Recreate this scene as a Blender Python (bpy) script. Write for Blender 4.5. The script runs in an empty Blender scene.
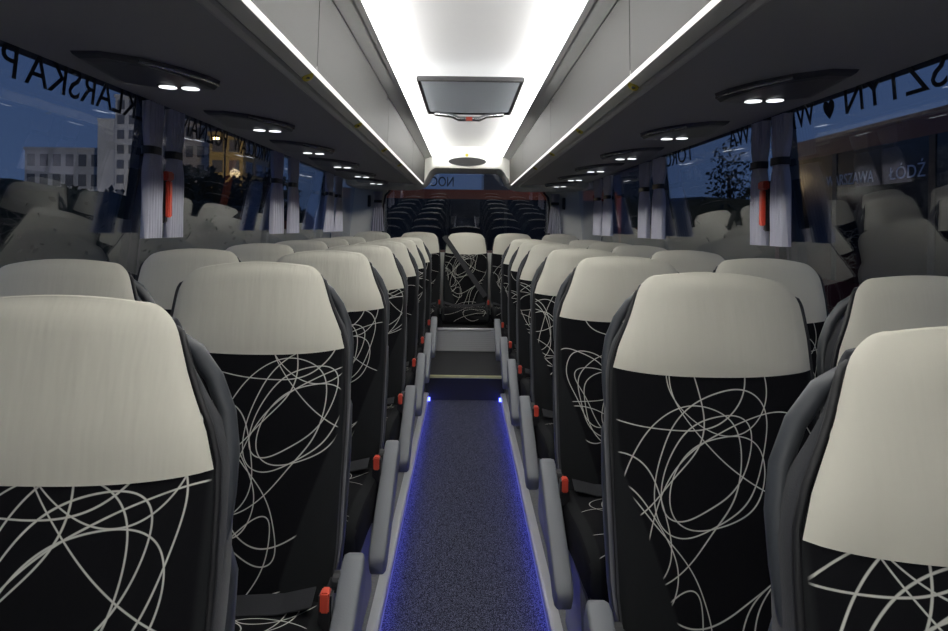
import bpy, bmesh, math, random
from mathutils import Vector, Matrix
C = bpy.context.scene.collection
random.seed(7)
EYE = 1.27
SIN, COS = math.sin(math.radians(16)), math.cos(math.radians(16))

# ------------------------------------------------------------------ materials
def mat(name, col, rough=0.5, metal=0.0, spec=0.5, sheen=0.0, bump=0.0, bscale=200.0, bstretch=None, coat=0.0, var=0.0):
    m = bpy.data.materials.new(name); m.use_nodes = True
    nt = m.node_tree; b = nt.nodes['Principled BSDF']
    b.inputs['Base Color'].default_value = (*col, 1); b.inputs['Roughness'].default_value = rough
    b.inputs['Metallic'].default_value = metal; b.inputs['Specular IOR Level'].default_value = spec
    b.inputs['Sheen Weight'].default_value = sheen; b.inputs['Coat Weight'].default_value = coat
    if bump or var:
        tc = nt.nodes.new('ShaderNodeTexCoord'); mp = nt.nodes.new('ShaderNodeMapping'); no = nt.nodes.new('ShaderNodeTexNoise')
        nt.links.new(tc.outputs['Object'], mp.inputs['Vector']); nt.links.new(mp.outputs['Vector'], no.inputs['Vector'])
        if bstretch: mp.inputs['Scale'].default_value = bstretch
        no.inputs['Scale'].default_value = bscale; no.inputs['Detail'].default_value = 3
        if bump:
            bp = nt.nodes.new('ShaderNodeBump'); bp.inputs['Strength'].default_value = bump; bp.inputs['Distance'].default_value = 0.004
            nt.links.new(no.outputs['Fac'], bp.inputs['Height']); nt.links.new(bp.outputs['Normal'], b.inputs['Normal'])
        if var:
            cr = nt.nodes.new('ShaderNodeValToRGB'); nt.links.new(no.outputs['Fac'], cr.inputs['Fac'])
            cr.color_ramp.elements[0].position = 0.3; cr.color_ramp.elements[1].position = 0.7
            cr.color_ramp.elements[0].color = tuple(c*(1-var) for c in col)+(1,); cr.color_ramp.elements[1].color = tuple(min(1, c*(1+var)) for c in col)+(1,)
            nt.links.new(cr.outputs['Color'], b.inputs['Base Color'])
    return m

def emis(name, col, strength):
    m = bpy.data.materials.new(name); m.use_nodes = True; nt = m.node_tree
    nt.nodes.remove(nt.nodes['Principled BSDF'])
    e = nt.nodes.new('ShaderNodeEmission'); e.inputs['Color'].default_value = (*col, 1); e.inputs['Strength'].default_value = strength
    nt.links.new(e.outputs['Emission'], nt.nodes['Material Output'].inputs['Surface'])
    return m

def glass(name, tint, mult):
    m = bpy.data.materials.new(name); m.use_nodes = True; nt = m.node_tree; N = nt.nodes; L = nt.links
    N.remove(N['Principled BSDF'])
    geo = N.new('ShaderNodeNewGeometry'); mr = N.new('ShaderNodeMapRange')
    mr.inputs['To Min'].default_value = 1.52; mr.inputs['To Max'].default_value = 1/1.52
    L.new(geo.outputs['Backfacing'], mr.inputs['Value'])
    fr = N.new('ShaderNodeFresnel'); L.new(mr.outputs['Result'], fr.inputs['IOR'])
    mu = N.new('ShaderNodeMath'); mu.operation = 'MULTIPLY'; mu.use_clamp = True; mu.inputs[1].default_value = mult
    L.new(fr.outputs['Fac'], mu.inputs[0])
    t = N.new('ShaderNodeBsdfTransparent'); t.inputs['Color'].default_value = (*tint, 1)
    g = N.new('ShaderNodeBsdfGlossy'); g.inputs['Roughness'].default_value = 0.0; g.inputs['Color'].default_value = (.95, .97, 1, 1)
    mx = N.new('ShaderNodeMixShader'); L.new(mu.outputs[0], mx.inputs['Fac']); L.new(t.outputs[0], mx.inputs[1]); L.new(g.outputs[0], mx.inputs[2])
    L.new(mx.outputs[0], N['Material Output'].inputs['Surface'])
    return m

def swirl_fabric(name):
    """black cloth woven with thin pale looping lines (ellipse outlines in the UV plane, metres)"""
    m = bpy.data.materials.new(name); m.use_nodes = True; nt = m.node_tree; N = nt.nodes; L = nt.links
    b = N['Principled BSDF']; b.inputs['Roughness'].default_value = 0.95; b.inputs['Specular IOR Level'].default_value = 0.15
    uv = N.new('ShaderNodeUVMap'); at = N.new('ShaderNodeAttribute'); at.attribute_type = 'OBJECT'; at.attribute_name = 'weave_offset'
    off = N.new('ShaderNodeVectorMath'); off.operation = 'ADD'; L.new(uv.outputs['UV'], off.inputs[0]); L.new(at.outputs['Vector'], off.inputs[1])
    nz = N.new('ShaderNodeTexNoise'); nz.inputs['Scale'].default_value = 5; nz.inputs['Detail'].default_value = 0; L.new(off.outputs[0], nz.inputs['Vector'])
    sb = N.new('ShaderNodeVectorMath'); sb.operation = 'SUBTRACT'; L.new(nz.outputs['Color'], sb.inputs[0]); sb.inputs[1].default_value = (.5, .5, .5)
    sc = N.new('ShaderNodeVectorMath'); sc.operation = 'SCALE'; sc.inputs['Scale'].default_value = 0.055; L.new(sb.outputs[0], sc.inputs[0])
    P = N.new('ShaderNodeVectorMath'); P.operation = 'ADD'; L.new(off.outputs[0], P.inputs[0]); L.new(sc.outputs[0], P.inputs[1])
    sep0 = N.new('ShaderNodeSeparateXYZ'); L.new(P.outputs[0], sep0.inputs[0])
    cb = N.new('ShaderNodeCombineXYZ'); L.new(sep0.outputs[0], cb.inputs[0]); L.new(sep0.outputs[1], cb.inputs[1])
    ell = [  # cx, cy, a, b, degrees
        (.05, .42, .125, .062, 52), (.07, .39, .11, .07, 44), (-.02, .36, .20, .10, 58), (.10, .33, .24, .13, 50),
        (.06, .43, .165, .088, 57), (-.13, .30, .10, .13, 12), (-.24, .50, .30, .22, 15), (.28, .58, .30, .24, -20), (-.03, .62, .17, .15, 0), (.08, .61, .10, .13, 10),
        (-.10, .25, .19, .07, -50), (-.12, .26, .13, .085, -62), (-.18, .33, .07, .13, 15), (-.20, .31, .085, .16, 20),
        (.18, .12, .16, .06, 62), (.21, .10, .13, .05, 56), (.15, .04, .20, .09, 66), (-.08, .05, .16, .05, 55), (-.30, .08, .24, .16, 30),
        (.03, -.02, .17, .06, 15), (.05, -.13, .12, .07, 30), (.01, -.15, .15, .09, 42), (-.04, -.18, .11, .06, 10),
        (.16, -.27, .2, .12, -30), (-.15, -.32, .14, .08, 40), (.05, -.40, .10, .07, 0), (.40, .3, .2, .13, 45), (.0, -.55, .25, .12, 20),
    ]
    prev = None
    for (cx, cy, a, bb, dg) in ell:
        mp = N.new('ShaderNodeMapping'); mp.vector_type = 'TEXTURE'
        mp.inputs['Location'].default_value = (cx, cy, 0); mp.inputs['Rotation'].default_value = (0, 0, math.radians(dg)); mp.inputs['Scale'].default_value = (a, bb, 1)
        L.new(cb.outputs[0], mp.inputs['Vector'])
        ln = N.new('ShaderNodeVectorMath'); ln.operation = 'LENGTH'; L.new(mp.outputs[0], ln.inputs[0])
        gv = N.new('ShaderNodeVectorMath'); gv.operation = 'DIVIDE'; L.new(mp.outputs[0], gv.inputs[0]); gv.inputs[1].default_value = (a, bb, 1)
        gl = N.new('ShaderNodeVectorMath'); gl.operation = 'LENGTH'; L.new(gv.outputs[0], gl.inputs[0])
        s1 = N.new('ShaderNodeMath'); s1.operation = 'SUBTRACT'; L.new(ln.outputs['Value'], s1.inputs[0]); s1.inputs[1].default_value = 1
        ab = N.new('ShaderNodeMath'); ab.operation = 'ABSOLUTE'; L.new(s1.outputs[0], ab.inputs[0])
        q = N.new('ShaderNodeMath'); q.operation = 'DIVIDE'; L.new(ln.outputs['Value'], q.inputs[0]); L.new(gl.outputs['Value'], q.inputs[1])
        d = N.new('ShaderNodeMath'); d.operation = 'MULTIPLY'; L.new(ab.outputs[0], d.inputs[0]); L.new(q.outputs[0], d.inputs[1])
        if prev is None: prev = d
        else:
            mn = N.new('ShaderNodeMath'); mn.operation = 'MINIMUM'; L.new(prev.outputs[0], mn.inputs[0]); L.new(d.outputs[0], mn.inputs[1]); prev = mn
    ln = N.new('ShaderNodeMapRange'); ln.inputs['From Min'].default_value = 0.0007; ln.inputs['From Max'].default_value = 0.0016
    ln.inputs['To Min'].default_value = 1; ln.inputs['To Max'].default_value = 0; L.new(prev.outputs[0], ln.inputs['Value'])
    # plain side bolsters: |x| > edge(height); stored per vertex as the attribute 'plain'
    pl = N.new('ShaderNodeAttribute'); pl.attribute_type = 'GEOMETRY'; pl.attribute_name = 'plain'
    ps = N.new('ShaderNodeMapRange'); ps.inputs['From Min'].default_value = -.003; ps.inputs['From Max'].default_value = .003
    L.new(pl.outputs['Fac'], ps.inputs['Value'])
    inv = N.new('ShaderNodeMath'); inv.operation = 'SUBTRACT'; inv.inputs[0].default_value = 1; L.new(ps.outputs[0], inv.inputs[1])
    fm = N.new('ShaderNodeMath'); fm.operation = 'MULTIPLY'; L.new(ln.outputs[0], fm.inputs[0]); L.new(inv.outputs[0], fm.inputs[1])
    ground = N.new('ShaderNodeMix'); ground.data_type = 'RGBA'; L.new(ps.outputs[0], ground.inputs['Factor'])
    ground.inputs[6].default_value = (.0065, .0065, .0078, 1); ground.inputs[7].default_value = (.016, .017, .018, 1)
    mx = N.new('ShaderNodeMix'); mx.data_type = 'RGBA'; L.new(fm.outputs[0], mx.inputs['Factor'])
    L.new(ground.outputs[2], mx.inputs[6]); mx.inputs[7].default_value = (.62, .62, .55, 1)
    L.new(mx.outputs[2], b.inputs['Base Color'])
    return m

def carpet_mat():
    m = bpy.data.materials.new('speckled_carpet'); m.use_nodes = True; nt = m.node_tree; N = nt.nodes; L = nt.links
    b = N['Principled BSDF']; b.inputs['Roughness'].default_value = 1; b.inputs['Specular IOR Level'].default_value = 0.05
    tc = N.new('ShaderNodeTexCoord'); n1 = N.new('ShaderNodeTexNoise'); n1.inputs['Scale'].default_value = 280; n1.inputs['Detail'].default_value = 2
    L.new(tc.outputs['Object'], n1.inputs['Vector'])
    cr = N.new('ShaderNodeValToRGB'); L.new(n1.outputs['Fac'], cr.inputs['Fac'])
    e = cr.color_ramp.elements; e[0].position = .42; e[0].color = (.012, .013, .019, 1); e[1].position = .70; e[1].color = (.20, .21, .27, 1)  # blue tint puts the wider floor-light glow into the carpet colour
    L.new(cr.outputs['Color'], b.inputs['Base Color'])
    bp = N.new('ShaderNodeBump'); bp.inputs['Strength'].default_value = .8; bp.inputs['Distance'].default_value = .004
    L.new(n1.outputs['Fac'], bp.inputs['Height']); L.new(bp.outputs['Normal'], b.inputs['Normal'])
    return m

M = dict(
    cream=mat('cream_leather', (.66, .638, .535), .5, spec=.35, bump=.65, bscale=9, bstretch=(3, 1, .45)),
    fabric=swirl_fabric('swirl_fabric'),
    cushside=mat('cushion_side', (.010, .010, .012), .95, spec=.1), side=mat('side_velvet', (.030, .032, .036), .9, spec=.2, sheen=.15, bump=.1, bscale=400),
    pipe=mat('piping_black', (.012, .012, .013), .5),
    shell=mat('shell_plastic', (.045, .05, .056), .42),
    arm=mat('armrest_grey', (.165, .175, .19), .5, bump=.08, bscale=300),
    frame=mat('seat_frame_grey', (.22, .23, .24), .45, metal=.3),
    darkmetal=mat('dark_frame', (.02, .021, .023), .5),
    red=mat('buckle_red', (.72, .09, .05), .4),
    belt=mat('belt_webbing', (.020, .021, .024), .7, bump=.2, bscale=500),
    ceil=mat('ceiling_satin', (.80, .80, .80), .3),
    trim=mat('ceiling_trim', (.50, .50, .485), .5),
    door=mat('bin_door', (.046, .046, .041), .55, bump=.05, bscale=350),
    nose=mat('rack_nose', (.55, .55, .53), .35),
    groove=mat('rack_groove', (.10, .10, .10), .5),
    under=mat('rack_underside', (.43, .43, .43), .95, spec=.1, bump=.15, bscale=500),
    pod=mat('pod_plastic', (.10, .10, .105), .3),
    chrome=mat('chrome', (.55, .55, .56), .25, metal=1),
    alu=mat('aluminium', (.68, .69, .70), .4, metal=.25),
    wall=mat('wall_plastic', (.78, .78, .72), .55),
    wallgrey=mat('wall_grey_felt', (.10, .10, .105), .9),
    pillar=mat('pillar_black', (.012, .012, .014), .4),
    floor=mat('floor_vinyl', (.22, .225, .235), .6, var=.15, bscale=150),
    carpet=carpet_mat(),
    tread=mat('step_rubber', (.022, .023, .025), .85, bump=.3, bscale=300),
    yellow=mat('sticker_yellow', (.50, .42, .03), .5), ink=mat('sticker_ink', (.03, .03, .02), .6),
    nosing=mat('nosing_yellow', (.62, .62, .30), .5),
    curtain=mat('curtain_cloth', (.60, .60, .68), .9, spec=.1, sheen=.2, bump=.15, bscale=300),
    letter=mat('lettering_film', (.006, .012, .022), .6),
    hammer=mat('hammer_red', (.78, .08, .04), .35),
    black=mat('black_plastic', (.02, .02, .022), .4),
    glass=glass('tinted_glass', (.78, .80, .84), 1.4),
    reardim=glass('rear_glass', (.72, .74, .78), 3.2),
    hatchglass=mat('hatch_panel', (.80, .81, .82), .25),
    asphalt=mat('asphalt', (.03, .03, .032), .9, var=.3, bscale=3),
    bus=mat('bus_red_paint', (.16, .015, .02), .3), buswin=mat('bus_window_black', (.012, .016, .02), .12),
    busletter=mat('bus_lettering', (.9, .92, .93), .6),
    concrete=mat('facade_plaster', (.55, .53, .49), .9, var=.1, bscale=.3), ochre=mat('facade_ochre', (.42, .33, .14), .9),
    pane=mat('far_window', (.13, .13, .13), .2), leaf=mat('leaf_dark', (.018, .026, .016), .9), bark=mat('bark', (.05, .04, .03), .9),
    orange=mat('coach_orange', (.42, .10, .03), .4),
    strip=emis('ceiling_strip_glow', (1, .985, .96), 20),
    led=emis('rack_led_glow', (1, .98, .95), 1.2),
    lens=emis('reading_lens_glow', (.93, .96, 1), 1.7),
    blue=emis('floor_led_blue', (.07, .09, 1), 10),
    lamp=emis('street_lamp_glow', (1, .62, .2), 60), lampw=emis('lit_window_glow', (1, .8, .5), 3),
)

def frosted(name, col, k):
    m = bpy.data.materials.new(name); m.use_nodes = True; nt = m.node_tree; nt.nodes.remove(nt.nodes['Principled BSDF'])
    d = nt.nodes.new('ShaderNodeBsdfDiffuse'); t = nt.nodes.new('ShaderNodeBsdfTranslucent'); x = nt.nodes.new('ShaderNodeMixShader')
    d.inputs['Color'].default_value = t.inputs['Color'].default_value = (*col, 1); x.inputs['Fac'].default_value = k
    nt.links.new(d.outputs[0], x.inputs[1]); nt.links.new(t.outputs[0], x.inputs[2]); nt.links.new(x.outputs[0], nt.nodes['Material Output'].inputs['Surface'])
    return m
M['hatchglass'] = frosted('hatch_panel_frosted', (.60, .62, .64), .5)
# ------------------------------------------------------------------ mesh helpers
class MB:
    def __init__(s): s.v = []; s.f = []; s.m = []
    def face(s, idx, mi=0): s.f.append(tuple(idx)); s.m.append(mi)
    def add(s, vs): n = len(s.v); s.v.extend(tuple(v) for v in vs); return n
    def box(s, x0, x1, y0, y1, z0, z1, mi=0):
        n = s.add([(x, y, z) for z in (z0, z1) for y in (y0, y1) for x in (x0, x1)])
        for q in ((0, 2, 3, 1), (4, 5, 7, 6), (0, 1, 5, 4), (2, 6, 7, 3), (0, 4, 6, 2), (1, 3, 7, 5)): s.face([n+i for i in q], mi)
    def hexa(s, p, mi=0):   # 8 points in box() order
        n = s.add(p)
        for q in ((0, 2, 3, 1), (4, 5, 7, 6), (0, 1, 5, 4), (2, 6, 7, 3), (0, 4, 6, 2), (1, 3, 7, 5)): s.face([n+i for i in q], mi)
    def prism_y(s, prof, y0, y1, mi=0):   # closed profile in (x, z), extruded along y
        k = len(prof); n = s.add([(x, y0, z) for x, z in prof] + [(x, y1, z) for x, z in prof])
        for i in range(k): j = (i+1) % k; s.face((n+i, n+j, n+k+j, n+k+i), mi)
        s.face([n+i for i in range(k)][::-1], mi); s.face([n+k+i for i in range(k)], mi)
    def prism_z(s, prof, z0, z1, mi=0):
        k = len(prof); n = s.add([(x, y, z0) for x, y in prof] + [(x, y, z1) for x, y in prof])
        for i in range(k): j = (i+1) % k; s.face((n+i, n+j, n+k+j, n+k+i), mi)
        s.face([n+i for i in range(k)][::-1], mi); s.face([n+k+i for i in range(k)], mi)
    def tube(s, pts, r, n=10, mi=0, flat=1.0):
        pts = [Vector(p) for p in pts]; rings = []
        up = Vector((0, 0, 1)); t0 = (pts[1]-pts[0]).normalized()
        if abs(t0.dot(up)) > .95: up = Vector((0, 1, 0))
        for i, p in enumerate(pts):
            t = (pts[min(i+1, len(pts)-1)] - pts[max(i-1, 0)]).normalized()
            a = up - t*up.dot(t); a.normalize(); b = t.cross(a); up = a
            rr = r[i] if isinstance(r, (list, tuple)) else r
            rings.append(s.add([p + a*rr*math.cos(2*math.pi*k/n) + b*rr*flat*math.sin(2*math.pi*k/n) for k in range(n)]))
        for i in range(len(rings)-1):
            for k in range(n):
                j = (k+1) % n; s.face((rings[i]+k, rings[i]+j, rings[i+1]+j, rings[i+1]+k), mi)
        s.face([rings[0]+k for k in range(n)][::-1], mi); s.face([rings[-1]+k for k in range(n)], mi)
    def loft(s, rings, mi=0, cap=True):
        ids = [s.add(r) for r in rings]; n = len(rings[0])
        for i in range(len(ids)-1):
            for k in range(n):
                j = (k+1) % n; s.face((ids[i]+k, ids[i]+j, ids[i+1]+j, ids[i+1]+k), mi)
        if cap: s.face([ids[0]+k for k in range(n)][::-1], mi); s.face([ids[-1]+k for k in range(n)], mi)
    def grid(s, rows, mi=0):
        ids = [s.add(r) for r in rows]; n = len(rows[0])
        for i in range(len(ids)-1):
            for k in range(n-1): s.face((ids[i]+k, ids[i]+k+1, ids[i+1]+k+1, ids[i+1]+k), mi)
    def cyl(s, c, r, ax, h, n=16, mi=0, sy=1.0):
        c = Vector(c); a = Vector(ax).normalized(); u = a.orthogonal().normalized(); w = a.cross(u)
        s.loft([[c + a*t + u*r*math.cos(2*math.pi*k/n) + w*r*sy*math.sin(2*math.pi*k/n) for k in range(n)] for t in (0, h)], mi)
    def mesh(s, name, mats, smooth=False, bevel=0, recalc=True):
        me = bpy.data.meshes.new(name); me.from_pydata(s.v, [], s.f)
        for m in (mats if isinstance(mats, (list, tuple)) else [mats]): me.materials.append(m)
        me.polygons.foreach_set('material_index', s.m)
        if recalc or bevel:
            bm = bmesh.new(); bm.from_mesh(me)
            if recalc: bmesh.ops.recalc_face_normals(bm, faces=bm.faces)
            if bevel:
                es = [e for e in bm.edges if len(e.link_faces) == 2 and e.calc_face_angle(0) > .6]
                bmesh.ops.bevel(bm, geom=es, offset=bevel, segments=2, affect='EDGES', clamp_overlap=True)
            bm.to_mesh(me); bm.free()
        if smooth or bevel: me.shade_smooth() if smooth else None
        return me
    def build(s, name, mats, parent=None, smooth=False, bevel=0, loc=(0, 0, 0), recalc=True):
        o = bpy.data.objects.new(name, s.mesh(name, mats, smooth, bevel, recalc)); C.objects.link(o)
        o.location = loc
        if parent: o.parent = parent
        return o

def tag(o, label=None, cat=None, group=None, kind=None):
    if label: o['label'] = label
    if cat: o['category'] = cat
    if group: o['group'] = group
    if kind: o['kind'] = kind
    return o
def thing(name, loc, label, cat, group=None):
    o = bpy.data.objects.new(name, None); C.objects.link(o); o.location = loc
    o.empty_display_size = .1
    return tag(o, label, cat, group)
def copy_tree(o, parent=None):
    c = o.copy(); C.objects.link(c)
    if parent: c.parent = parent
    for ch in list(o.children): copy_tree(ch, c)
    return c
def lerp(pts, s):
    if s <= pts[0][0]: return pts[0][1]
    for (a, x), (b, y) in zip(pts, pts[1:]):
        if s <= b: return x + (y-x)*(s-a)/(b-a)
    return pts[-1][1]
def sstep(a, b, x):
    t = max(0, min(1, (x-a)/(b-a))); return t*t*(3-2*t)

# ------------------------------------------------------------------ seat
S, S0, ZB = .730, .553, .45          # back height along the recline, foot of the cream cover, z of the back's foot
TH = [(0, .11), (.4, .115), (.557, .10), (.61, .066), (.66, .046), (.73, .034)]
LOW = [(-.05, .20), (0, .206), (.12, .216), (.42, .217)]
HWA = LOW + [(.553, .211), (.60, .197), (.65, .172), (.70, .152), (.724, .146)]     # aisle side narrows more
HWW = LOW + [(.553, .216), (.62, .214), (.68, .208), (.73, .201)]
HWS = LOW + [(.553, .209), (.62, .202), (.68, .190), (.724, .182)]
SIDE = [1]
def half(s, x=0):
    k = x*SIDE[0]
    tab, RC = (HWS, .045) if SIDE[0] == 0 else ((HWA, .034) if k > 0 else (HWW, .048))
    h = lerp(tab, s)
    if s > S-RC:
        q = min(1, (s-(S-RC))/RC); h = h - RC + RC*math.sqrt(max(0, 1-q*q))
    return h
def thick(s):
    t = lerp(TH, s)
    if s > S-.03: q = min(1, (s-(S-.03))/.03); t *= .30+.70*math.sqrt(max(0, 1-q*q))
    return t
def bol(s): return .10 + .25*max(0, s-.06) + .25*max(0, s-.06)**2    # edge of the plain side bolster
def pt(x, s, y):                     # x across, s along the back, y depth behind the front plane
    crown = .030*(1-min(1, (x/.2)**2))*sstep(.57, S, s)
    sc = s+crown
    return (x, (s-S0)*SIN + y*COS, ZB + sc*COS - y*SIN*.0)
E = .34
def section(s, n=40, grow=0, y0=0, th=None):
    t = th if th is not None else thick(s); out = []
    for k in range(n):
        a = 2*math.pi*k/n; c, d = math.cos(a), math.sin(a); h = half(s, c)+grow
        x = h*math.copysign(abs(c)**E, c); y = math.copysign(abs(d)**E, d)
        bul = .014*max(0, (abs(x)-bol(s)))/.1*sstep(.5, .3, s) if s < .5 else 0
        yy = t*.5*(1+y) + y0
        if y < 0 and y0 == 0: yy += .010*(x/h)**2 - .012*sstep(0, .08, abs(x)-bol(s))*(1-sstep(.3, .5, s))
        out.append(pt(x, s, yy))
    return out
def front(x, s):
    h = half(s, x); q = min(1, abs(x/h)); t = thick(s)
    return t*.5*(1-(1-q**(2/E))**(E/2)) + .010*q*q

def uv_and_plain(me, uvf, plf):
    uvl = me.uv_layers.new(name='UVMap'); at = me.attributes.new('plain', 'FLOAT', 'POINT')
    for lp in me.loops:
        uvl.data[lp.index].uv = uvf(me.vertices[lp.vertex_index].co)
    for v in me.vertices: at.data[v.index].value = plf(v.co)

cache = {}
def seat_meshes(side):
    if side in cache: return cache[side]
    SIDE[0] = side; sd0 = side; side = side or 1
    R = {}
    # backrest: fabric front, velvet sides and rear
    b = MB(); ss = [i*.03 for i in range(0, 23)] + [.68, .697, .703, .708, .711, .713]
    b.loft([section(s, grow=-.006*sstep(S0+.05, S-.05, s)) for s in ss])
    me = b.mesh('backrest', [M['fabric'], M['side']], smooth=True)
    for p in me.polygons:
        n = p.normal
        if n.y > -.55 or p.center.z > ZB+.70*COS: p.material_index = 1
    uv_and_plain(me, lambda c: (c.x, (c.z-ZB)/COS), lambda c: abs(c.x)-min(bol((c.z-ZB)/COS), .2))
    R['backrest'] = me
    # cream cover
    b = MB(); rows = []
    NU = 25; srow = [S0 + (S-S0)*t for t in (0, .02, .06, .14, .24, .36, .48, .6, .7, .78, .84, .89, .93, .96, .98, .992, 1)]
    for s in srow:
        row = []
        for i in range(NU):
            u = -1+2*i/(NU-1); h = half(s, u); x = h*.965*math.copysign(abs(u)**.8, u)
            sg = s - .014*(1-u*u)*max(0, 1-(s-S0)/.06)
            e = min(1, (1-abs(u))/.12); eb = min(1, (s-S0)/.015)
            puff = .003*min(1, e+.25)*(.2+.8*eb) + .009*(1-u*u)*sstep(0, .05, s-S0)*(1-sstep(.70, S, s)) + .002
            row.append(pt(x, sg, front(x, s)-puff))
        rows.append(row)
    for s2, y2 in ((S-.001, .009), (S-.004, .018), (S-.012, .027)):
        rows.append([pt(half(S, -1+2*i/(NU-1))*.965*math.copysign(abs(-1+2*i/(NU-1))**.8, -1+2*i/(NU-1)), s2, y2) for i in range(NU)])
    b.grid(rows)
    R['headrest_cover'] = b.mesh('headrest_cover', M['cream'], smooth=True)
    # piping along both sides and round the top corners
    b = MB()
    half_ss = [i*.04 for i in range(1, 16)] + [.62, .64, .66, .675, .685, .693, .700]; pts = []
    for sg, seq in ((-1, half_ss), (0, [-1, -.5, 0, .5, 1]), (1, half_ss[::-1])):
        for s in seq:
            if sg == 0: pts.append(pt(half(S, s or 1)*.98*s, S-.016, .030)); continue
            h = half(s, sg)*.985; pts.append(pt(sg*h, s, front(sg*h, s)-.001))
    b.tube(pts, .0045, 8)
    R['piping'] = b.mesh('piping', M['pipe'], smooth=True)
    # moulded back shell
    b = MB(); rg = []
    for s in [-.04, 0, .1, .2, .3, .4, .48, .54, .58, .61, .63, .64]:
        g = .003 - .10*sstep(.36, .70, s)
        rg.append(section(max(s, -.04), 32, g, thick(s)*.72, thick(s)*.28+.02*(1-sstep(.34, .64, s))+.004))
    b.loft(rg); R['back_shell'] = b.mesh('back_shell', M['shell'], smooth=True)
    # grab handle on the aisle-facing shoulder
    pth = [(.110, .690, .026), (.132, .690, .036), (.156, .676, .050), (.180, .646, .060), (.198, .605, .066), (.2065, .56, .068), (.2075, .51, .068), (.206, .47, .066), (.200, .44, .055)]
    b = MB(); fine = []
    for i in range(len(pth)-1):
        for t in (0, .33, .66): fine.append(tuple(pth[i][k]+(pth[i+1][k]-pth[i][k])*t for k in range(3)))
    fine.append(pth[-1])
    b.tube([pt(side*x, s, y) for x, s, y in fine], .0115, 12)
    R['grab_handle'] = b.mesh('grab_handle', M['shell'], smooth=True)
    # cushion
    b = MB(); rg = []; yr, yf = -.135, -.605
    n = 40; K = 18
    prof = [(yr+.03, .3), (yr, .8), (yr-.02, 1), (-.25, 1), (-.33, 1), (-.41, 1), (-.48, 1), (-.54, .97), (-.57, .90), (-.59, .78), (-.602, .58), (-.607, .3)]
    for y, k in prof:
        top = lerp([(-.605, .505), (-.45, .505), (-.30, .485), (-.10, .478)], y); th = .135
        ring = []; mid = top - th*.5 - (1-k)*.012
        for i in range(n):
            a = 2*math.pi*i/n; c, d = math.cos(a), math.sin(a)
            x = (.200+.020*min(1, k))*math.copysign(abs(c)**.3, c); zz = math.copysign(abs(d)**.42, d)*th*.5*k
            if d > 0: zz += .012*(abs(x)/.22)**3*k
            ring.append((x, y, mid+zz))
        rg.append(ring)
    b.loft(rg); me = b.mesh('cushion', [M['fabric'], M['cushside']], smooth=True)
    for p in me.polygons:
        if abs(p.normal.x) > .75 or p.normal.z < -.6: p.material_index = 1
    uv_and_plain(me, lambda c: (c.x*1.0, c.y + .15 + (c.z-.5)*(.9 if c.y < -.56 else .0)), lambda c: abs(c.x)-.185)
    R['cushion'] = me
    # lap belt, buckle, armrest, frame
    b = MB()
    xs = [side*.185, side*.12, 0, -side*.12, -side*.20]; zz = [.505, .490, .483, .487, .51]
    for i in range(4):
        a, c2 = sorted(((xs[i], zz[i]), (xs[i+1], zz[i+1])))
        y0, y1 = -.215, -.165
        b.hexa([(a[0], y0, a[1]-.003), (c2[0], y0, c2[1]-.003), (a[0], y1, a[1]+.012), (c2[0], y1, c2[1]+.012),
                (a[0], y0, a[1]), (c2[0], y0, c2[1]), (a[0], y1, a[1]+.015), (c2[0], y1, c2[1]+.015)])
    R['lap_belt'] = b.mesh('lap_belt', M['belt'])
    b = MB(); xb = side*.2165
    b.box(xb-.013, xb+.013, -.235, -.205, .465, .540); R['buckle'] = b.mesh('buckle', M['black'], bevel=.004)
    b = MB(); b.box(xb-.009, xb+.009, -.240, -.212, .505, .546); R['release_button'] = b.mesh('release_button', M['red'], bevel=.003)
    b = MB()   # armrest: sloping padded lever
    A, Bp = Vector((0, -.10, .560)), Vector((0, -.50, .352)); ax = (Bp-A).normalized(); up = Vector((0, -ax.z, ax.y)); up = -up if up.z < 0 else up
    rg = []
    for t, hh, ww in ((-.012, .55, .7), (0, .85, .92), (.02, 1, 1), (.12, 1.0, 1), (.3, 1, 1), (.41, .95, 1), (.435, .85, .94), (.449, .6, .75)):
        ring = []
        for i in range(20):
            a = 2*math.pi*i/20; c, d = math.cos(a), math.sin(a)
            x = side*.252 + .025*ww*math.copysign(abs(c)**.28, c); q = math.copysign(abs(d)**.28, d)*.037*hh
            ring.append(Vector((x, 0, 0)) + A + ax*t + up*(q-.037))
        rg.append(ring)
    b.loft(rg); R['armrest'] = b.mesh('armrest', M['arm'], smooth=True)
    b = MB(); b.cyl((side*.215, -.135, .515), .022, (side, 0, 0), .03, 16); R['armrest_pivot'] = b.mesh('armrest_pivot', M['darkmetal'])
    b = MB(); b.box(-.20, .20, -.56, -.06, .335, .362)
    for sx in (-1, 1): b.hexa([(sx*.2-.012, -.22, .33), (sx*.2+.012, -.22, .33), (sx*.2-.012, -.02, .33), (sx*.2+.012, -.02, .33), (sx*.2-.012, -.12, .52), (sx*.2+.012, -.12, .52), (sx*.2-.012, -.03, .52), (sx*.2+.012, -.03, .52)])
    R['seat_frame'] = b.mesh('seat_frame', M['darkmetal'], bevel=.004)
    for kx in (-1, 1):
        b = MB(); x = kx*.17
        b.hexa([(x-.02, -.44, 0), (x+.02, -.44, 0), (x-.02, -.10, 0), (x+.02, -.10, 0), (x-.02, -.34, .29), (x+.02, -.34, .29), (x-.02, -.16, .29), (x+.02, -.16, .29)])
        R['leg%+d' % kx] = b.mesh('leg', M['frame'], bevel=.006)
    cache[sd0] = R
    return R

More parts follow.
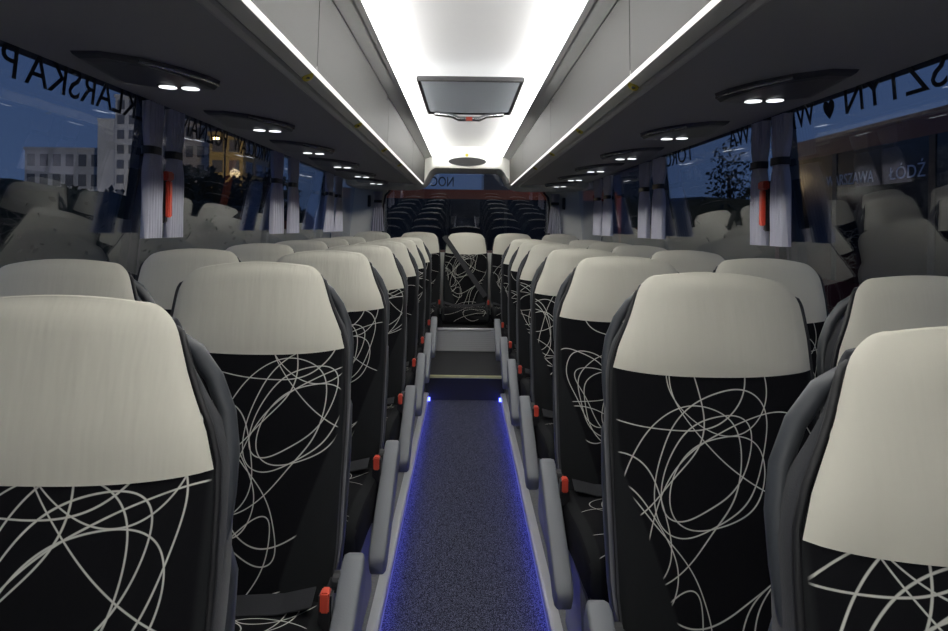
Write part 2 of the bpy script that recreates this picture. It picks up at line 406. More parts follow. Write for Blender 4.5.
def part(name, me, parent, loc=(0, 0, 0), scale=None, **props):
    o = bpy.data.objects.new(name, me); C.objects.link(o); o.parent = parent; o.location = loc
    if scale: o.scale = scale
    for k, v in props.items(): o[k] = v
    return o
rw = random.Random(11)
def make_seat(x, y, side, aisle, label, zoff=0, legz=.052, rear=False, weave=None, handle=True):
    R = seat_meshes(side)
    t = thing('passenger_chair', (x, y, zoff), label, 'seat', 'cream-headed coach seats')
    w = weave if weave else (rw.uniform(-.10, .10), rw.uniform(-.10, .10), 0)
    bk = part('backrest', R['backrest'], t); bk['weave_offset'] = w
    part('headrest_cover', R['headrest_cover'], bk, label='cream leather headrest cover')
    part('piping', R['piping'], bk)
    part('back_shell', R['back_shell'], t, label='dark plastic back shell')
    if handle: part('grab_handle', R['grab_handle'], t)
    cu = part('cushion', R['cushion'], t); cu['weave_offset'] = (w[1], w[0], 0)
    part('lap_belt', R['lap_belt'], t)
    bu = part('buckle', R['buckle'], t); part('release_button', R['release_button'], bu, label='red release button')
    part('seat_frame', R['seat_frame'], t)
    h = legz - zoff
    for kx in (-1, 1): part('leg', R['leg%+d' % kx], t, loc=(0, 0, h), scale=(1, 1, (.337-h)/.29))
    if aisle:
        a = part('armrest', R['armrest'], t, label='grey armrest lever'); part('armrest_pivot', R['armrest_pivot'], a)
    return t

AX, WX = .500, .965
LROW = [.77, 1.56, 2.34, 3.12, 3.90, 4.63, 5.44]
RROW = [.61, 1.385, 2.18, 2.96, 3.76, 4.50, 5.36]
ordn = ['nearest', 'second', 'third', 'fourth', 'fifth', 'sixth', 'seventh']
WEAVE = {('L', 0): (0.00, -.02, 0), ('L', 1): (-.05, .0, 0), ('R', 1): (.08, .05, 0), ('R', 2): (-.07, .0, 0), ('R', 0): (.15, -.03, 0)}
for i in range(7):
    for sd, rows, sgn in (('left', LROW, -1), ('right', RROW, 1)):
        if i == 0: la = 'cream-topped swirl seat beside the aisle, nearest one, cut by the photo\'s %s edge' % sd
        else: la = 'cream-topped black swirl seat beside the aisle, %s from the camera on the %s side' % (ordn[i], sd)
        make_seat(sgn*(AX+([.012, .006][sgn > 0] if i == 0 else 0)), rows[i], -sgn, True, la, weave=WEAVE.get((sd[0].upper(), i)))
        if i > 0:
            lw = 'cream-topped black seat against the %s window, %s of its column from the camera' % (sd, ['', 'first', 'second', 'third', 'fourth', 'fifth', 'sixth'][i])
            make_seat(sgn*WX, rows[i], -sgn, False, lw)
rear_names = ['rear bench seat with cream headrest in the far left corner by the window', 'rear bench seat with cream headrest just left of the middle one',
              'middle rear seat facing the aisle, black belt slung across its back', 'rear bench seat with cream headrest just right of the middle one', 'rear bench seat with cream headrest in the far right corner by the window']
for i in range(5):
    t = make_seat((i-2)*.462, 6.56, 0, False, rear_names[i], zoff=.035, legz=.357, handle=False)
    if i == 2:   # shoulder belt from upper left to lower right
        b = MB(); P0 = Vector(pt(-.215, .72, -.014)); P1 = Vector(pt(.19, .13, -.030)); d = (P1-P0).normalized(); nrm = Vector((0, -COS, SIN)); w = d.cross(nrm).normalized()*.024
        b.hexa([P0-w, P0+w, P1-w, P1+w, P0-w+nrm*.003, P0+w+nrm*.003, P1-w+nrm*.003, P1+w+nrm*.003])
        b.build('shoulder_belt', M['belt'], t)
        t['label'] = rear_names[2]

# ------------------------------------------------------------------ shell
Y0, Y1, YB = -5.6, 7.05, 6.40
def zz(v): return EYE+v
def struct(name, mb, m, **k):
    o = mb.build(name, m, **k); o['kind'] = 'structure'; return o
b = MB(); b.box(-1.25, 1.25, Y0, Y1+.1, -.06, 0); struct('floor', b, M['floor'])
n_trim = 0
for sgn in (-1, 1):
    b = MB(); x0, x1 = sorted((sgn*.290, sgn*1.222)); b.box(x0, x1, Y0, 5.93, 0, .05); struct('floor_'+('left' if sgn < 0 else 'right'), b, M['floor'])
    n_trim += 1
    b = MB(); b.prism_y([(sgn*.262, .042), (sgn*.262, .056), (sgn*.270, .060), (sgn*.296, .060), (sgn*.296, .0501), (sgn*.2899, .0501), (sgn*.2899, .042)], Y0, 4.9); struct('trim_%d' % n_trim, b, M['alu'])
b = MB(); b.box(-.262, .262, Y0, 4.9, 0.0005, .008); tag(b.build('aisle_carpet', M['carpet']), 'dark speckled blue-grey carpet runner along the aisle', 'carpet')
for sgn in (-1, 1):
    x0, x1 = sorted((sgn*.2885, sgn*.272)); sd = 'left' if sgn < 0 else 'right'
    t = thing('floor_light', (sgn*.28, 0, 0), 'blue floor light strip along the %s edge of the aisle carpet' % sd, 'light strip', 'blue aisle floor lights')
    b = MB(); b.box(x0, x1, .2, 4.88, .020, .040); o = b.build('diffuser', M['blue'], loc=(-sgn*.28, 0, 0), parent=t)
    b = MB(); b.box(x0-.0012, x1+.0012, .2, 4.88, .009, .0198); b.build('channel', M['alu'], loc=(-sgn*.28, 0, 0), parent=t)
    b = MB(); xa, xb = sorted((sgn*.250, sgn*.268)); b.box(xa, xb, 4.855, 4.885, .010, .030); b.build('end_lamp', emis('floor_led_end', (.10, .13, 1), 8), loc=(-sgn*.28, 0, 0), parent=t)
# steps at the rear of the aisle
t = thing('aisle_step', (0, 4.9, 0), 'lower black step at the aisle end with a pale yellow nosing', 'step')
b = MB(); b.box(-.289, .289, 0, 1.0, 0.001, .178); b.build('tread', M['tread'], t)
b = MB(); b.box(-.289, .289, -.012, .02, .168, .186); b.build('nosing', M['nosing'], t, bevel=.004)
t = thing('aisle_step', (0, 5.9, 0), 'upper step with a ribbed aluminium riser below the rear bench', 'step')
b = MB(); b.box(-.289, .289, 0, .06, .18, .350)
for k in range(9): b.box(-.285, .285, -.006, 0.001, .186+.018*k, .196+.018*k)
b.build('riser', M['alu'], t)
b = MB(); b.tube([(-.285, -.01, .372), (.285, -.01, .372)], .014, 12); b.build('nosing_bar', M['alu'], t, smooth=True)
b = MB(); b.box(-1.222, 1.222, 5.962, Y1, .001, .355); struct('floor_rear', b, M['tread'])

ZS, ZT = .98, zz(.47)   # sill and window head
XS, XT = 1.240, 1.164    # half widths there: the sides lean in
PIL = {-1: [-3.4, -1.4, 2.48, 4.16, 5.70], 1: [-3.4, -1.4, 2.56, 4.16, 5.63]}
wn = 0
def xw(z): return XS + (XT-XS)*(z-ZS)/(ZT-ZS)
for sgn in (-1, 1):
    sd = 'left' if sgn < 0 else 'right'
    b = MB(); x0, x1 = sorted((sgn*1.225, sgn*1.30)); b.box(x0, x1, Y0, Y1+.1, -.06, ZS)
    x0, x1 = sorted((sgn*1.155, sgn*1.28)); b.box(x0, x1, Y0, Y1+.1, ZT, zz(.80))
    for py in PIL[sgn]:
        def q(y0, y1):
            pts = []
            for z in (ZS, ZT):
                for y in (y0, y1):
                    for dx in (0.012, .045): pts.append((sgn*(xw(z)+dx), y, z))
            return pts
        b.hexa(q(py-.045, py+.045), 1)
    struct('wall_'+sd, b, [M['wallgrey'], M['pillar']])
    edges = [Y0] + PIL[sgn] + [Y1]
    for k in range(len(edges)-1):
        wn += 1; b = MB(); y0, y1 = edges[k]+.0, edges[k+1]-.002; pts = []
        for z in (ZS, ZT):
            for y in (y0, y1):
                for dx in (0, .006): pts.append((sgn*(xw(z)+dx), y, z))
        b.hexa(pts); w = struct('window_%d' % wn, b, M['glass'])
        cache[('win', sgn, k)] = w
# front closing wall behind the camera
b = MB(); b.box(-1.3, 1.3, Y0-.06, Y0, -.06, zz(.80)); struct('wall_front', b, M['wallgrey'])
# rear wall with window opening and moulded header
b = MB()
for sgn in (-1, 1):
    b.prism_y([(sgn*.865, 1.0), (sgn*1.222, 1.0), (sgn*1.222, zz(.46)), (sgn*.80, zz(.46)), (sgn*.86, zz(.30))][::1], Y1, Y1+.06)
b.box(-1.222, 1.222, Y1, Y1+.06, .34, 1.0)
struct('wall_rear', b, M['wall'])
low = [(.30, .562), (.335, .548), (.365, .515), (.385, .475), (.405, .437), (.44, .408), (.50, .388), (.60, .380), (1.16, .385)]
poly = [(x, zz(v)) for x, v in low] + [(1.16, zz(.79)), (-1.16, zz(.79))] + [(-x, zz(v)) for x, v in reversed(low)]
b = MB(); b.prism_y(poly, YB, Y1+.06); hd = struct('wall_rear_header', b, M['wall'], bevel=.012)
wn += 1; b = MB(); b.hexa([(x, Y1+.088+.06*(zz(.60)-z)+dy, z) for z in (.98, zz(.60)) for dy in (0, .006) for x in (-.90, .90)]); w = struct('window_%d' % wn, b, M['reardim']); rearwin = w
b = MB()
for sgn in (-1, 1): b.tube([(sgn*.868, Y1-.004, 1.0), (sgn*.868, Y1-.004, zz(.22)), (sgn*.85, Y1-.004, zz(.32)), (sgn*.80, Y1-.004, zz(.375))], .012, 8)
b.build('rubber_seal', M['pillar'], w, smooth=True)
# ceiling: satin centre panel between two light strips
n = 24; arc = []
for k in range(n+1):
    x = .318 - .636*k/n; arc.append((x, .768 - .024*(x/.318)**2))
b = MB(); b.prism_y([(-.36, zz(.80)), (.36, zz(.80)), (.36, zz(.7478)), (.3265, zz(.7475))] + [(x, zz(v)) for x, v in arc] + [(-.3265, zz(.7475)), (-.36, zz(.7478))], Y0, YB); b.box(-1.28, 1.28, Y0, Y1+.1, zz(.801), zz(.83)); struct('ceiling', b, M['ceil'], smooth=False)
for sgn in (-1, 1):
    sd = 'left' if sgn < 0 else 'right'
    t = thing('ceiling_light', (sgn*.28, 2.6, zz(.7)), 'long white ceiling light strip beside the roof hatch, %s of the two' % sd, 'ceiling light', 'ceiling light strips')
    b = MB(); b.prism_y([(sgn*.319, zz(.744)), (sgn*.335, zz(.672)), (sgn*.342, zz(.674)), (sgn*.326, zz(.746))], Y0, YB-.003)
    o = b.build('diffuser', M['strip'], t); o.location = (-sgn*.28, -2.6, -zz(.7))
    b = MB(); b.prism_y([(sgn*.3345, zz(.666)), (sgn*.352, zz(.660)), (sgn*.352, zz(.70)), (sgn*.342, zz(.70)), (sgn*.3345, zz(.672))], Y0, YB-.003)
    o = b.build('edge_rail', M['trim'], t); o.location = (-sgn*.28, -2.6, -zz(.7))

# ------------------------------------------------------------------ overhead luggage racks
seams = [Y0, .15, 1.75, 3.35, 4.95, YB-.004]
for sgn in (-1, 1):
    sd = 'left' if sgn < 0 else 'right'
    t = thing('luggage_rack', (sgn*.8, 2.6, zz(.4)), 'overhead luggage rack with grey doors and dark underside, %s of the aisle' % sd, 'luggage rack', 'overhead luggage racks')
    L0 = (-sgn*.8, -2.6, -zz(.4))
    P = lambda pr: [(sgn*x, zz(v)) for x, v in pr]
    b = MB(); b.prism_y(P([(.505, .402), (1.146, .437), (1.146, .462), (.505, .425)]), Y0, YB-.004); b.build('underside', M['under'], t, loc=L0)
    b = MB(); b.prism_y(P([(.353, .662), (.400, .6415), (.424, .6415), (.424, .68), (.353, .70)]), Y0, YB-.004); b.build('top_trim', M['trim'], t, loc=L0)
    for k in range(len(seams)-1):
        b = MB(); b.prism_y(P([(.4075, .402), (.402, .637), (.417, .640), (.4258, .416), (.4083, .4155), (.4083, .402)]), seams[k]+.003, seams[k+1]-.003)
        d = b.build('bin_door', M['door'], t, loc=L0, bevel=.002)
        for yy in ((seams[k+1]-.10),):
            if yy < 0: continue
            b = MB(); b.cyl((sgn*.4045, yy, zz(.615)), .008, (-sgn, 0, 0), .008, 12); b.build('latch', M['chrome'], d)
    b = MB(); b.prism_y(P([(.4085, .405), (.4085, .414), (.4255, .414), (.4255, .403)]), Y0, YB-.004); b.build('light_strip', M['led'], t, loc=L0)
    b = MB(); b.prism_y(P([(.4258, .402), (.4300, .399), (.452, .388), (.457, .391), (.457, .42), (.4258, .42)]), Y0, YB-.004); b.build('nose', M['nose'], t, loc=L0)
    b = MB(); b.prism_y(P([(.4572, .400), (.468, .402), (.468, .42), (.4572, .42)]), Y0, YB-.004); b.build('groove', M['groove'], t, loc=L0)
    b = MB(); b.prism_y(P([(.468, .398), (.474, .392), (.490, .391), (.503, .397), (.505, .42), (.468, .42)]), Y0, YB-.004); b.build('lip_rail', M['nose'], t, loc=L0)
    for yy in ([1.78, 2.62, 3.47, 4.3] if sgn < 0 else [1.84, 2.70, 3.55, 4.4]):
        b = MB(); c = Vector((sgn*.4385, yy, zz(.3925))); ax = Vector((-sgn*.55, -.3, -.78)).normalized()
        b.cyl(c-ax*.004, .016, ax, .006, 16); o = b.build('number_sticker', M['yellow'], t, loc=L0)
        o['label'] = 'round yellow sticker'
        b = MB(); b.box(c.x-.005, c.x+.005, yy-.003, yy+.003, c.z-.0065, c.z-.0015); b.build('sticker_mark', M['ink'], o)
# reading light pods
def pod(sgn, y, label):
    t = thing('reading_light', (sgn*.88, y, zz(.421)), label, 'reading light', 'overhead reading lights')
    xs = (.81, .875) if sgn < 0 else (.84, .905)
    outl = [(.735, .035), (.745, -.03), (.785, -.12), (.85, -.20), (.93, -.24), (1.01, -.22), (1.02, .03), (.93, .06), (.80, .06)]
    n = len(outl); cx = sum(p[0] for p in outl)/n; cy = sum(p[1] for p in outl)/n
    def ring(k, v, tilt): return [(sgn*(cx+(x-cx)*k)-sgn*.88, cy+(yy-cy)*k, v - .421 + (cx+(x-cx)*k-.88)*.0556 - tilt*(cy+(yy-cy)*k+.1)) for x, yy in outl]
    b = MB(); b.loft([ring(1.03, .4215, 0), ring(1.0, .410, .03), ring(.93, .400, .06), ring(.80, .398, .06)]); b.build('housing', M['pod'], t)
    b = MB(); pts = [(sgn*(x-.88), yy-.003, -.012+(x-.88)*.0556) for x, yy in [(.737, .04), (.746, -.03), (.786, -.12), (.85, -.203)]]
    b.tube(pts, .005, 8); b.build('bright_edge', M['chrome'], t, smooth=True)
    for x in xs:
        b = MB(); b.cyl((sgn*(x-.88), .02, -.0245+(x-.88)*.05), .030, (0, 0, -1), .006, 20); ho = b.build('bezel', M['black'], t)
        b = MB(); b.cyl((sgn*(x-.88), .02, -.0308+(x-.88)*.05), .0245, (0, 0, -1), .002, 20); b.build('lens', M['lens'], ho)
pn = ['nearest', 'second', 'third', 'fourth', 'fifth', 'sixth']
for k in range(6):
    pod(-1, 1.91+.86*k, 'twin-lamp reading light under the left rack, %s from the camera' % pn[k])
    pod(1, 1.99+.86*k, 'twin-lamp reading light under the right rack, %s from the camera' % pn[k])

# ------------------------------------------------------------------ roof hatch
t = thing('roof_hatch', (0, 3.58, zz(.69)), 'grey roof hatch with dark frame between the ceiling light strips', 'hatch')
b = MB(); hx0, hx1, hy = .255, .275, .47
for y0, y1, z0, z1 in ((-hy, -hy+.025, -.014, .008), (hy-.025, hy, -.014, .008)): b.box(-.25, .25, y0, y1, z0, z1)
for sgn in (-1, 1): xa, xb = sorted((sgn*.235, sgn*.25)); b.box(xa, xb, -hy+.0251, hy-.0251, -.014, .008)
b.build('frame', M['black'], t, bevel=.004)
b = MB(); rows = []
for j in range(2):
    rows.append([(-.235+.470*i/16, (-hy+.025, hy-.025)[j], .0-.008*math.cos(math.pi*(i-8)/16)) for i in range(17)])
b.grid(rows); rows2 = [[(x, y, z+.008) for x, y, z in r] for r in rows]; b.grid(rows2); b.build('panel', M['hatchglass'], t, smooth=True)
b = MB(); b.tube([(-.20, .40, -.02), (-.10, .38, -.035), (-.06, .37, -.055), (.06, .37, -.055), (.10, .38, -.035), (.20, .40, -.02)], .014, 10); h = b.build('handle', M['chrome'], t, smooth=True)
b = MB(); b.box(-.018, .018, .352, .362, -.066, -.046); b.build('red_button', M['red'], h)
# speaker grille and sticker on the rear header
t = thing('speaker_grille', (0, YB, zz(.622)), 'black oval speaker grille on the cream header above the rear window', 'speaker')
def oval(rx, rz, y0, y1):
    return [[(rx*math.cos(2*math.pi*k/32), y, rz*math.sin(2*math.pi*k/32)) for k in range(32)] for y in (y0, y1)]
b = MB(); b.loft(oval(.180, .042, .002, -.012)); b.build('rim', M['black'], t)
b = MB(); b.loft(oval(.165, .033, -.012, -.016)); b.build('mesh_cover', mat('speaker_mesh', (.014, .014, .014), .7, bump=.8, bscale=250), t)
b = MB(); b.cyl((0, 0, 0), .016, (0, -1, 0), .002, 16); o = b.build('sticker', M['yellow'], loc=(-.005, YB-.0005, zz(.684))); tag(o, 'small round yellow sticker above the oval speaker grille', 'sticker')

# ------------------------------------------------------------------ curtains, hammers, hooks
def curtain(x, y, sgn, w, label, flare=.0, along='y', ztop=None):
    t = thing('curtain', (x, y, 1.215), label, 'curtain', 'tied back window curtains')
    ztop = ztop or zz(.425); nz = 26; nk = 41; rows = []
    H = ztop-1.215; ztie = zz(.255)-1.215
    for j in range(nz):
        z = H*j/(nz-1); pinch = 1 - .40*math.exp(-((z-ztie)/.05)**2) + flare*(1-j/(nz-1))**2
        row = []
        for i in range(nk):
            u = (i/(nk-1)-.5)*w*pinch; a = .016*math.sin(i/(nk-1)*2*math.pi*5.5 + .6*math.sin(z*9+y))
            e = a - sgn*.0
            row.append((e, u, z) if along == 'y' else (u, e, z))
        rows.append(row)
    b = MB(); b.grid(rows); back = [[(p[0]+(.003 if along == 'y' else 0), p[1]+(0 if along == 'y' else .003), p[2]) for p in r] for r in rows]; b.grid(back)
    b.build('cloth', M['curtain'], t, smooth=True, recalc=False)
    b = MB(); ring = []
    for zc in (ztie-.014, ztie+.014):
        rr = []
        for k in range(24):
            a = 2*math.pi*k/24; p, q = .024*math.copysign(abs(math.cos(a))**.6, math.cos(a)), (w*.30+.012)*math.copysign(abs(math.sin(a))**.6, math.sin(a))
            rr.append((p, q, zc) if along == 'y' else (q, p, zc))
        ring.append(rr)
    b.loft(ring, cap=False); b.build('tieback', M['black'], t)
XC = 1.132
pairs = {-1: [(2.385, 2.565), (3.97, 4.35), (5.50, 5.90)], 1: [(2.455, 2.63), (4.00, 4.32), (5.43, 5.83)]}
pname = ['nearest', 'second', 'third']
for sgn in (-1, 1):
    sd = 'left' if sgn < 0 else 'right'
    for i, (ya, yb) in enumerate(pairs[sgn]):
        w = [.115, .20, .24][i]; fl = [0, .1, .45][i]
        curtain(sgn*XC, ya, sgn, w, 'grey pleated curtain on the %s windows, %s pillar, near side of it' % (sd, pname[i]), fl)
        curtain(sgn*XC, yb, sgn, w, 'grey pleated curtain on the %s windows, %s pillar, far side of it' % (sd, pname[i]), fl)
    curtain(sgn*.925, Y1-.03, sgn, .10, 'grey curtain hanging at the %s edge of the rear window' % sd, .5, along='x', ztop=zz(.36))
    hy = {-1: 2.475, 1: 2.5425}[sgn]
    t = thing('emergency_hammer', (sgn*1.108, hy, zz(.02)), 'red emergency hammer on the window pillar between the %s curtains' % sd, 'hammer', 'red emergency hammers')
    b = MB(); b.box(-.008, .008, -.014, .014, .0, .135); b.build('handle', M['hammer'], t, bevel=.004)
    b = MB(); b.box(-.011, .011, -.036, .020, .135, .168); b.build('hammer_head', M['hammer'], t, bevel=.005)
    b = MB(); xa, xb = sorted((sgn*.009, sgn*.06)); b.box(xa, xb, -.014, .014, -.02, .17); b.build('holder', M['black'], t, bevel=.004)
    t = thing('coat_hook', (sgn*1.02, Y1-.001, zz(.22)), 'small black coat hook on the cream rear wall, %s corner' % sd, 'hook', 'black coat hooks')
    b = MB(); b.box(-.016, .016, -.02, 0, -.02, .10); b.build('plate', M['black'], t, bevel=.004)
    b = MB(); b.tube([(0, -.015, .0), (0, -.05, -.02), (0, -.06, .01)], .008, 8); b.build('hook', M['black'], t, smooth=True)

# ------------------------------------------------------------------ lettering film on the glass (reads from outside)
def text_mesh(body, size, ext=.0008):
    cu = bpy.data.curves.new('lettering', 'FONT'); cu.body = body; cu.size = size; cu.extrude = ext; cu.resolution_u = 3; cu.align_x = 'LEFT'
    ob = bpy.data.objects.new('tmp_lettering', cu); C.objects.link(ob)
    dg = bpy.context.evaluated_depsgraph_get(); dg.update()
    me = bpy.data.meshes.new_from_object(ob.evaluated_get(dg)); bpy.data.objects.remove(ob); bpy.data.curves.remove(cu)
    return me
def lettering(body, height, loc, right, up, width, m, parent, name='lettering'):
    me = text_mesh(body, 1.0)
    xs = [v.co.x for v in me.vertices]; ys = [v.co.y for v in me.vertices]; x0, x1, y0 = min(xs), max(xs), 0.0
    capm = text_mesh('H', 1.0); cap = max(v.co.y for v in capm.vertices); bpy.data.meshes.remove(capm)
    for v in me.vertices: v.co.x = (v.co.x-x0)*width/(x1-x0); v.co.y = v.co.y*height/cap
    if body == '♥':
        y0, y1 = min(v.co.y for v in me.vertices), max(v.co.y for v in me.vertices)
        for v in me.vertices: v.co.y = (v.co.y-y0)*height/(y1-y0)
    me.materials.clear(); me.materials.append(m)
    o = bpy.data.objects.new(name, me); C.objects.link(o)
    r, u = Vector(right).normalized(), Vector(up).normalized(); n = r.cross(u)
    mw = Matrix((r, u, n)).transposed().to_4x4(); mw.translation = loc
    o.parent = parent; o.matrix_world = mw
    return o
lean = Vector((XT-XS, 0, ZT-ZS)).normalized()
def onglass(sgn, z): return sgn*(xw(z)-.0025)
upL = (-(XT-XS), 0, ZT-ZS); upR = ((XT-XS), 0, ZT-ZS)
zl = zz(.362)
bpy.context.view_layer.update()
GL = lambda z: (onglass(-1, z), 0, z)
def side_words(sgn, words, z, win):
    for body, y, width, h in words:
        lettering(body, h, (onglass(sgn, z), y, z), (0, sgn, 0), upL if sgn < 0 else upR, width, M['letter'], win)
side_words(-1, [('SZKLARSKA', 2.50, .745, .085), ('PORĘBA', 1.72, .53, .085)], zl, cache[('win', -1, 2)])
side_words(-1, [('WROCŁAW', 3.95, .62, .085), ('POZNAŃ', 3.24, .52, .085)], zl, cache[('win', -1, 3)])
zr = zz(.370)
side_words(1, [('OLSZTYN', 1.465, .64, .085), ('♥', 2.165, .065, .06), ('WARSZAWA', 2.285, .74, .085)], zr, cache[('win', 1, 2)])
side_words(1, [('TORUŃ', 3.5, .62, .085)], zr, cache[('win', 1, 3)])
lettering('NOC', .10, (-.14, Y1+.088+.06*(.60-.43)-.004, zz(.43)), (-1, 0, 0), (0, -.06, 1), .24, M['letter'], rearwin)

# ------------------------------------------------------------------ outside
b = MB(); b.box(-160, 90, -30, 220, -1.5, -1.3); o = b.build('floor_street', M['asphalt']); o['kind'] = 'structure'
def bus(loc, L, rz, label, body, words, wz=.44):
    t = thing('coach', loc, label, 'bus'); t.rotation_euler.z = rz      # local: near side faces -X, length along Y, z from ground -1.3
    b = MB(); b.box(0, 2.5, 0, L, -.95, 2.38); b.build('body', body, t, bevel=.12)
    b = MB(); b.box(-.012, 0.02, .25, L-.25, .75, 2.12); win = b.build('window_band', M['buswin'], t)
    for k in range(1, 5):
        b = MB(); yk = L*k/5; b.box(-.02, .0, yk-.04, yk+.04, .75, 2.12); b.build('window_divider', M['pillar'], win)
    for yk in (L*.22, L*.78):
        b = MB(); b.cyl((-.02, yk, -.82), .48, (1, 0, 0), .3, 24); b.build('wheel', M['black'], t)
    return t, win
bt, bw = bus((4.0, 1.2, 0), 7.6, 0, 'dark red coach parked alongside, city names on its windows, beyond the right glass', M['bus'], None)
bpy.context.view_layer.update()
lettering('WARSZAWA', .115, (3.985, 7.45, zz(.50)), (0, -1, 0), (0, 0, 1), .86, M['busletter'], bw)
lettering('ŁÓDŹ', .115, (3.985, 6.35, zz(.50)), (0, -1, 0), (0, 0, 1), .50, M['busletter'], bw)
bt2, bw2 = bus((-3.9, 14.0, -.0), 7.8, 0, 'orange-red coach parked across, beyond the rear window', M['orange'], None)
bt2.rotation_euler.z = math.radians(-90); bt2.location = (-3.6, 13.5, 0)
bt2.rotation_euler.z = math.radians(90); bt2.location = (4.2, 18.0, -.1)
for ch in bt2.children: pass

def building(x0, x1, y0, y1, h, label, m, nx, nz, lit=(), wing=None):
    t = thing('apartment_building', ((x0+x1)/2, (y0+y1)/2, -1.3), label, 'building')
    hx, hy = (x1-x0)/2, (y1-y0)/2
    b = MB(); b.box(-hx, hx, -hy, hy, 0, h); b.box(-hx-.2, hx+.2, -hy-.2, hy+.2, h, h+.5)
    if wing: b.box(-hx-wing[0], -hx-.01, -hy+1, hy, 0, wing[1]); b.box(-hx-wing[0]-.1, -hx-.21, -hy+.9, hy+.1, wing[1], wing[1]+.4)
    b.build('facade', m, t)
    cw, ch = 2*hx/nx, (h-1)/nz
    n = 0
    for i in range(nx):
        for j in range(nz):
            b = MB(); x = -hx+cw*(i+.5); z = 1+ch*(j+.5)
            b.box(x-cw*.30, x+cw*.30, -hy-.12, -hy+.1, z-ch*.30, z+ch*.30); b.build('window', M['lampw'] if (i, j) in lit else M['pane'], t); n += 1
    ns = max(2, int(2*hy/3.4)); cw2 = 2*hy/ns
    for i in range(ns):
        for j in range(nz):
            if n > 95: break
            b = MB(); y = -hy+cw2*(i+.5); z = 1+ch*(j+.5)
            b.box(hx-.1, hx+.12, y-cw2*.3, y+cw2*.3, z-ch*.3, z+ch*.3); b.build('window', M['pane'], t); n += 1
building(-61.6, -55.5, 118, 126, 24.5, 'tall pale apartment tower against the dusk sky, beyond the left window', M['concrete'], 3, 9, wing=(3.6, 20.5))
building(-80, -66, 122, 134, 15.5, 'low pale apartment block standing left of the tower', M['concrete'], 6, 4)
building(-38, -31, 84, 96, 15, 'grid-fronted apartment block behind the street lamp', M['concrete'], 5, 6)
building(-30.5, -26.5, 80, 92, 13, 'narrow ochre house lit by the street lamp', M['ochre'], 2, 5)
building(1.2, 13, 44, 50, 13, 'dark apartment block right of the middle beyond the rear window', M['pane'], 5, 4)
t = thing('street_lamp', (-21.5, 60, -1.3), 'glowing orange street lamp beyond the left windows', 'street lamp')
b = MB(); b.tube([(0, 0, 0), (0, 0, 9.9), (-.6, 0, 10.4)], .08, 8); b.build('post', M['black'], t)
b = MB(); b.cyl((-.8, 0, 10.25), .28, (0, 0, 1), .18, 16); hd = b.build('lamp_head', M['black'], t)
b = MB(); b.cyl((-.8, 0, 10.10), .24, (0, 0, 1), .14, 16); b.build('bulb', M['lamp'], hd)
def tree(x, y, h, r, label, seed):
    t = thing('tree', (x, y, -1.3), label, 'tree', 'dark trees outside'); rr = random.Random(seed)
    b = MB(); b.tube([(0, 0, 0), (.1, 0, h*.5), (0, .1, h*.75)], [.22, .16, .06], 8); b.build('trunk', M['bark'], t)
    b = MB()
    for k in range(700):
        a = rr.uniform(0, 6.28); q = rr.random()**.4; zc = rr.uniform(-1, 1); c = Vector((math.cos(a)*math.sqrt(1-zc*zc)*r*q, math.sin(a)*math.sqrt(1-zc*zc)*r*q, h*.66+zc*q*h*.36))
        s = rr.uniform(.18, .42)*r*.35; u = Vector((rr.uniform(-1, 1), rr.uniform(-1, 1), rr.uniform(-1, 1))).normalized(); w = u.orthogonal().normalized(); n = b.add([c-u*s, c+w*s*.6, c+u*s, c-w*s*.6]); b.face((n, n+1, n+2, n+3))
    b.build('crown', M['leaf'], t, recalc=False)
tree(-17.5, 58, 7.0, 3.2, 'bushy dark tree right of the street lamp, beyond the second left window', 1)
tree(-18.5, 47, 6.4, 3.4, 'bushy dark tree farther right, beyond the third left window', 2)
tree(12.0, 24, 4.6, 2.2, 'dark tree against blue sky, nearest the curtain in the second right window', 3)
tree(7.6, 29, 3.9, 2.0, 'low dark tree behind the second right window, next to its far pillar', 4)
tree(14.5, 37, 7.5, 1.2, 'slim dark tree rising into the sky behind the second right window', 5)

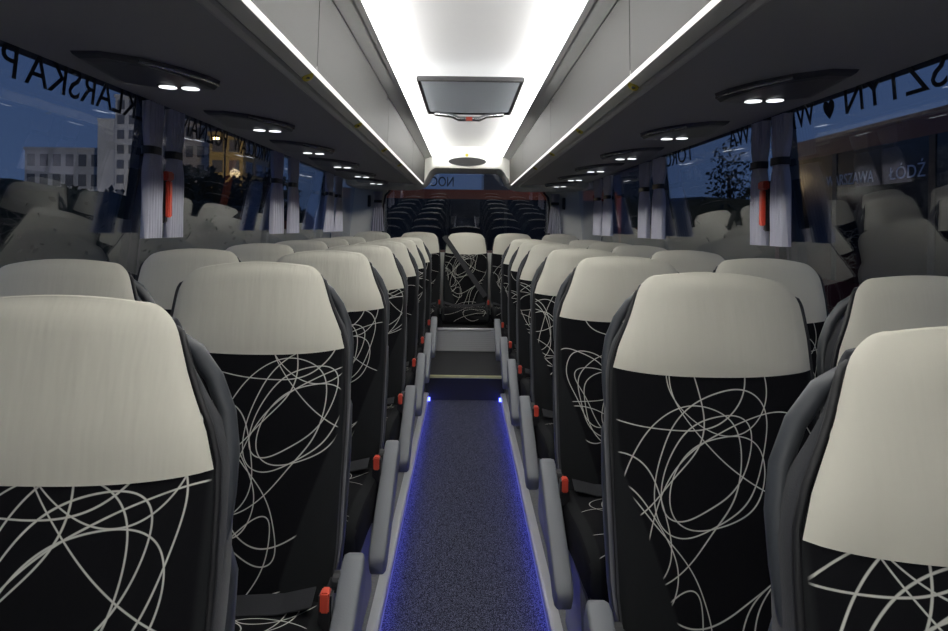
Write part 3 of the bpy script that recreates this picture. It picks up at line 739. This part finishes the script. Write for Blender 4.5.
def flood(name, loc, watts, col, parent=None):
    l = bpy.data.lights.new(name, 'POINT'); l.energy = watts; l.color = col; l.shadow_soft_size = .5
    o = bpy.data.objects.new(name, l); C.objects.link(o); o.location = loc
flood('street_or_fill_light', (-48, 96, 7.0), 9000, (1, .93, .82))
flood('street_or_fill_light', (-24, 70, 6.5), 2500, (1, .72, .36))
flood('street_or_fill_light', (9.5, 12.5, 3.4), 700, (1, .8, .6))  # added fill that brightens the orange coach; no lamp stands here
def hedge(x0, y0, x1, y1, top, label, seed):
    t = thing('hedge', (x0, y0, -1.3), label, 'hedge', 'dark hedges outside'); rr = random.Random(seed)
    d = Vector((x1-x0, y1-y0, 0)); L = d.length; d.normalize(); n = Vector((-d.y, d.x, 0)); H = top+1.3; b = MB()
    ks = int(L/1.5)+1; rows = []
    for k in range(ks+1):
        row = []
        for a in range(13):
            ang = math.pi*a/12; c, q = math.cos(ang), math.sin(ang)
            p = d*(L*k/ks) + n*(.8*math.copysign(abs(c)**.5, c)) + Vector((0, 0, H*abs(q)**.35*(1+rr.uniform(-.05, .04)))); row.append(p)
        rows.append(row)
    b.grid(rows)
    for k in range(int(L*60)):
        c = d*rr.uniform(0, L) + n*rr.uniform(-.9, .9) + Vector((0, 0, H*rr.uniform(.3, 1.03))); sz = rr.uniform(.06, .16); u = Vector((rr.uniform(-1, 1), rr.uniform(-1, 1), rr.uniform(-1, 1))).normalized(); w = u.orthogonal().normalized()
        m0 = b.add([c-u*sz, c+w*sz*.6, c+u*sz, c-w*sz*.6]); b.face((m0, m0+1, m0+2, m0+3))
    b.build('foliage', M['leaf'], t, recalc=False)
hedge(-12, 6, -12, 50, 2.25, 'long dark hedge along the street beyond the left windows', 3)
hedge(4.6, 21, 17, 21, 2.2, 'dark hedge below the blue sky beyond the second right window', 4)
# ------------------------------------------------------------------ world, camera
w = bpy.data.worlds.new('dusk'); bpy.context.scene.world = w; w.use_nodes = True; nt = w.node_tree
bg = nt.nodes['Background']; tc = nt.nodes.new('ShaderNodeTexCoord'); sp = nt.nodes.new('ShaderNodeSeparateXYZ'); cr = nt.nodes.new('ShaderNodeValToRGB')
nt.links.new(tc.outputs['Generated'], sp.inputs[0]); nt.links.new(sp.outputs['Z'], cr.inputs['Fac']); nt.links.new(cr.outputs['Color'], bg.inputs['Color'])
e = cr.color_ramp.elements; e[0].position = 0; e[0].color = (.075, .125, .24, 1); e[1].position = .5; e[1].color = (.035, .075, .20, 1)
bg.inputs['Strength'].default_value = 1.0
cd = bpy.data.cameras.new('camera'); cam = bpy.data.objects.new('camera', cd); C.objects.link(cam)
cd.sensor_width = 36; cd.lens = 36*672/948; cd.shift_x = 9.5/948; cd.shift_y = -88.5/948; cd.clip_start = .02; cd.clip_end = 500
cam.matrix_world = Matrix.Translation((-.018, 0, EYE)) @ Matrix.Rotation(math.radians(90), 4, 'X') @ Matrix.Rotation(math.radians(.8), 4, 'Z')
bpy.context.scene.camera = cam
vs = bpy.context.scene.view_settings; vs.view_transform = 'Standard'; vs.look = 'None'; vs.exposure = 0; vs.gamma = 1; vs.use_curve_mapping = False
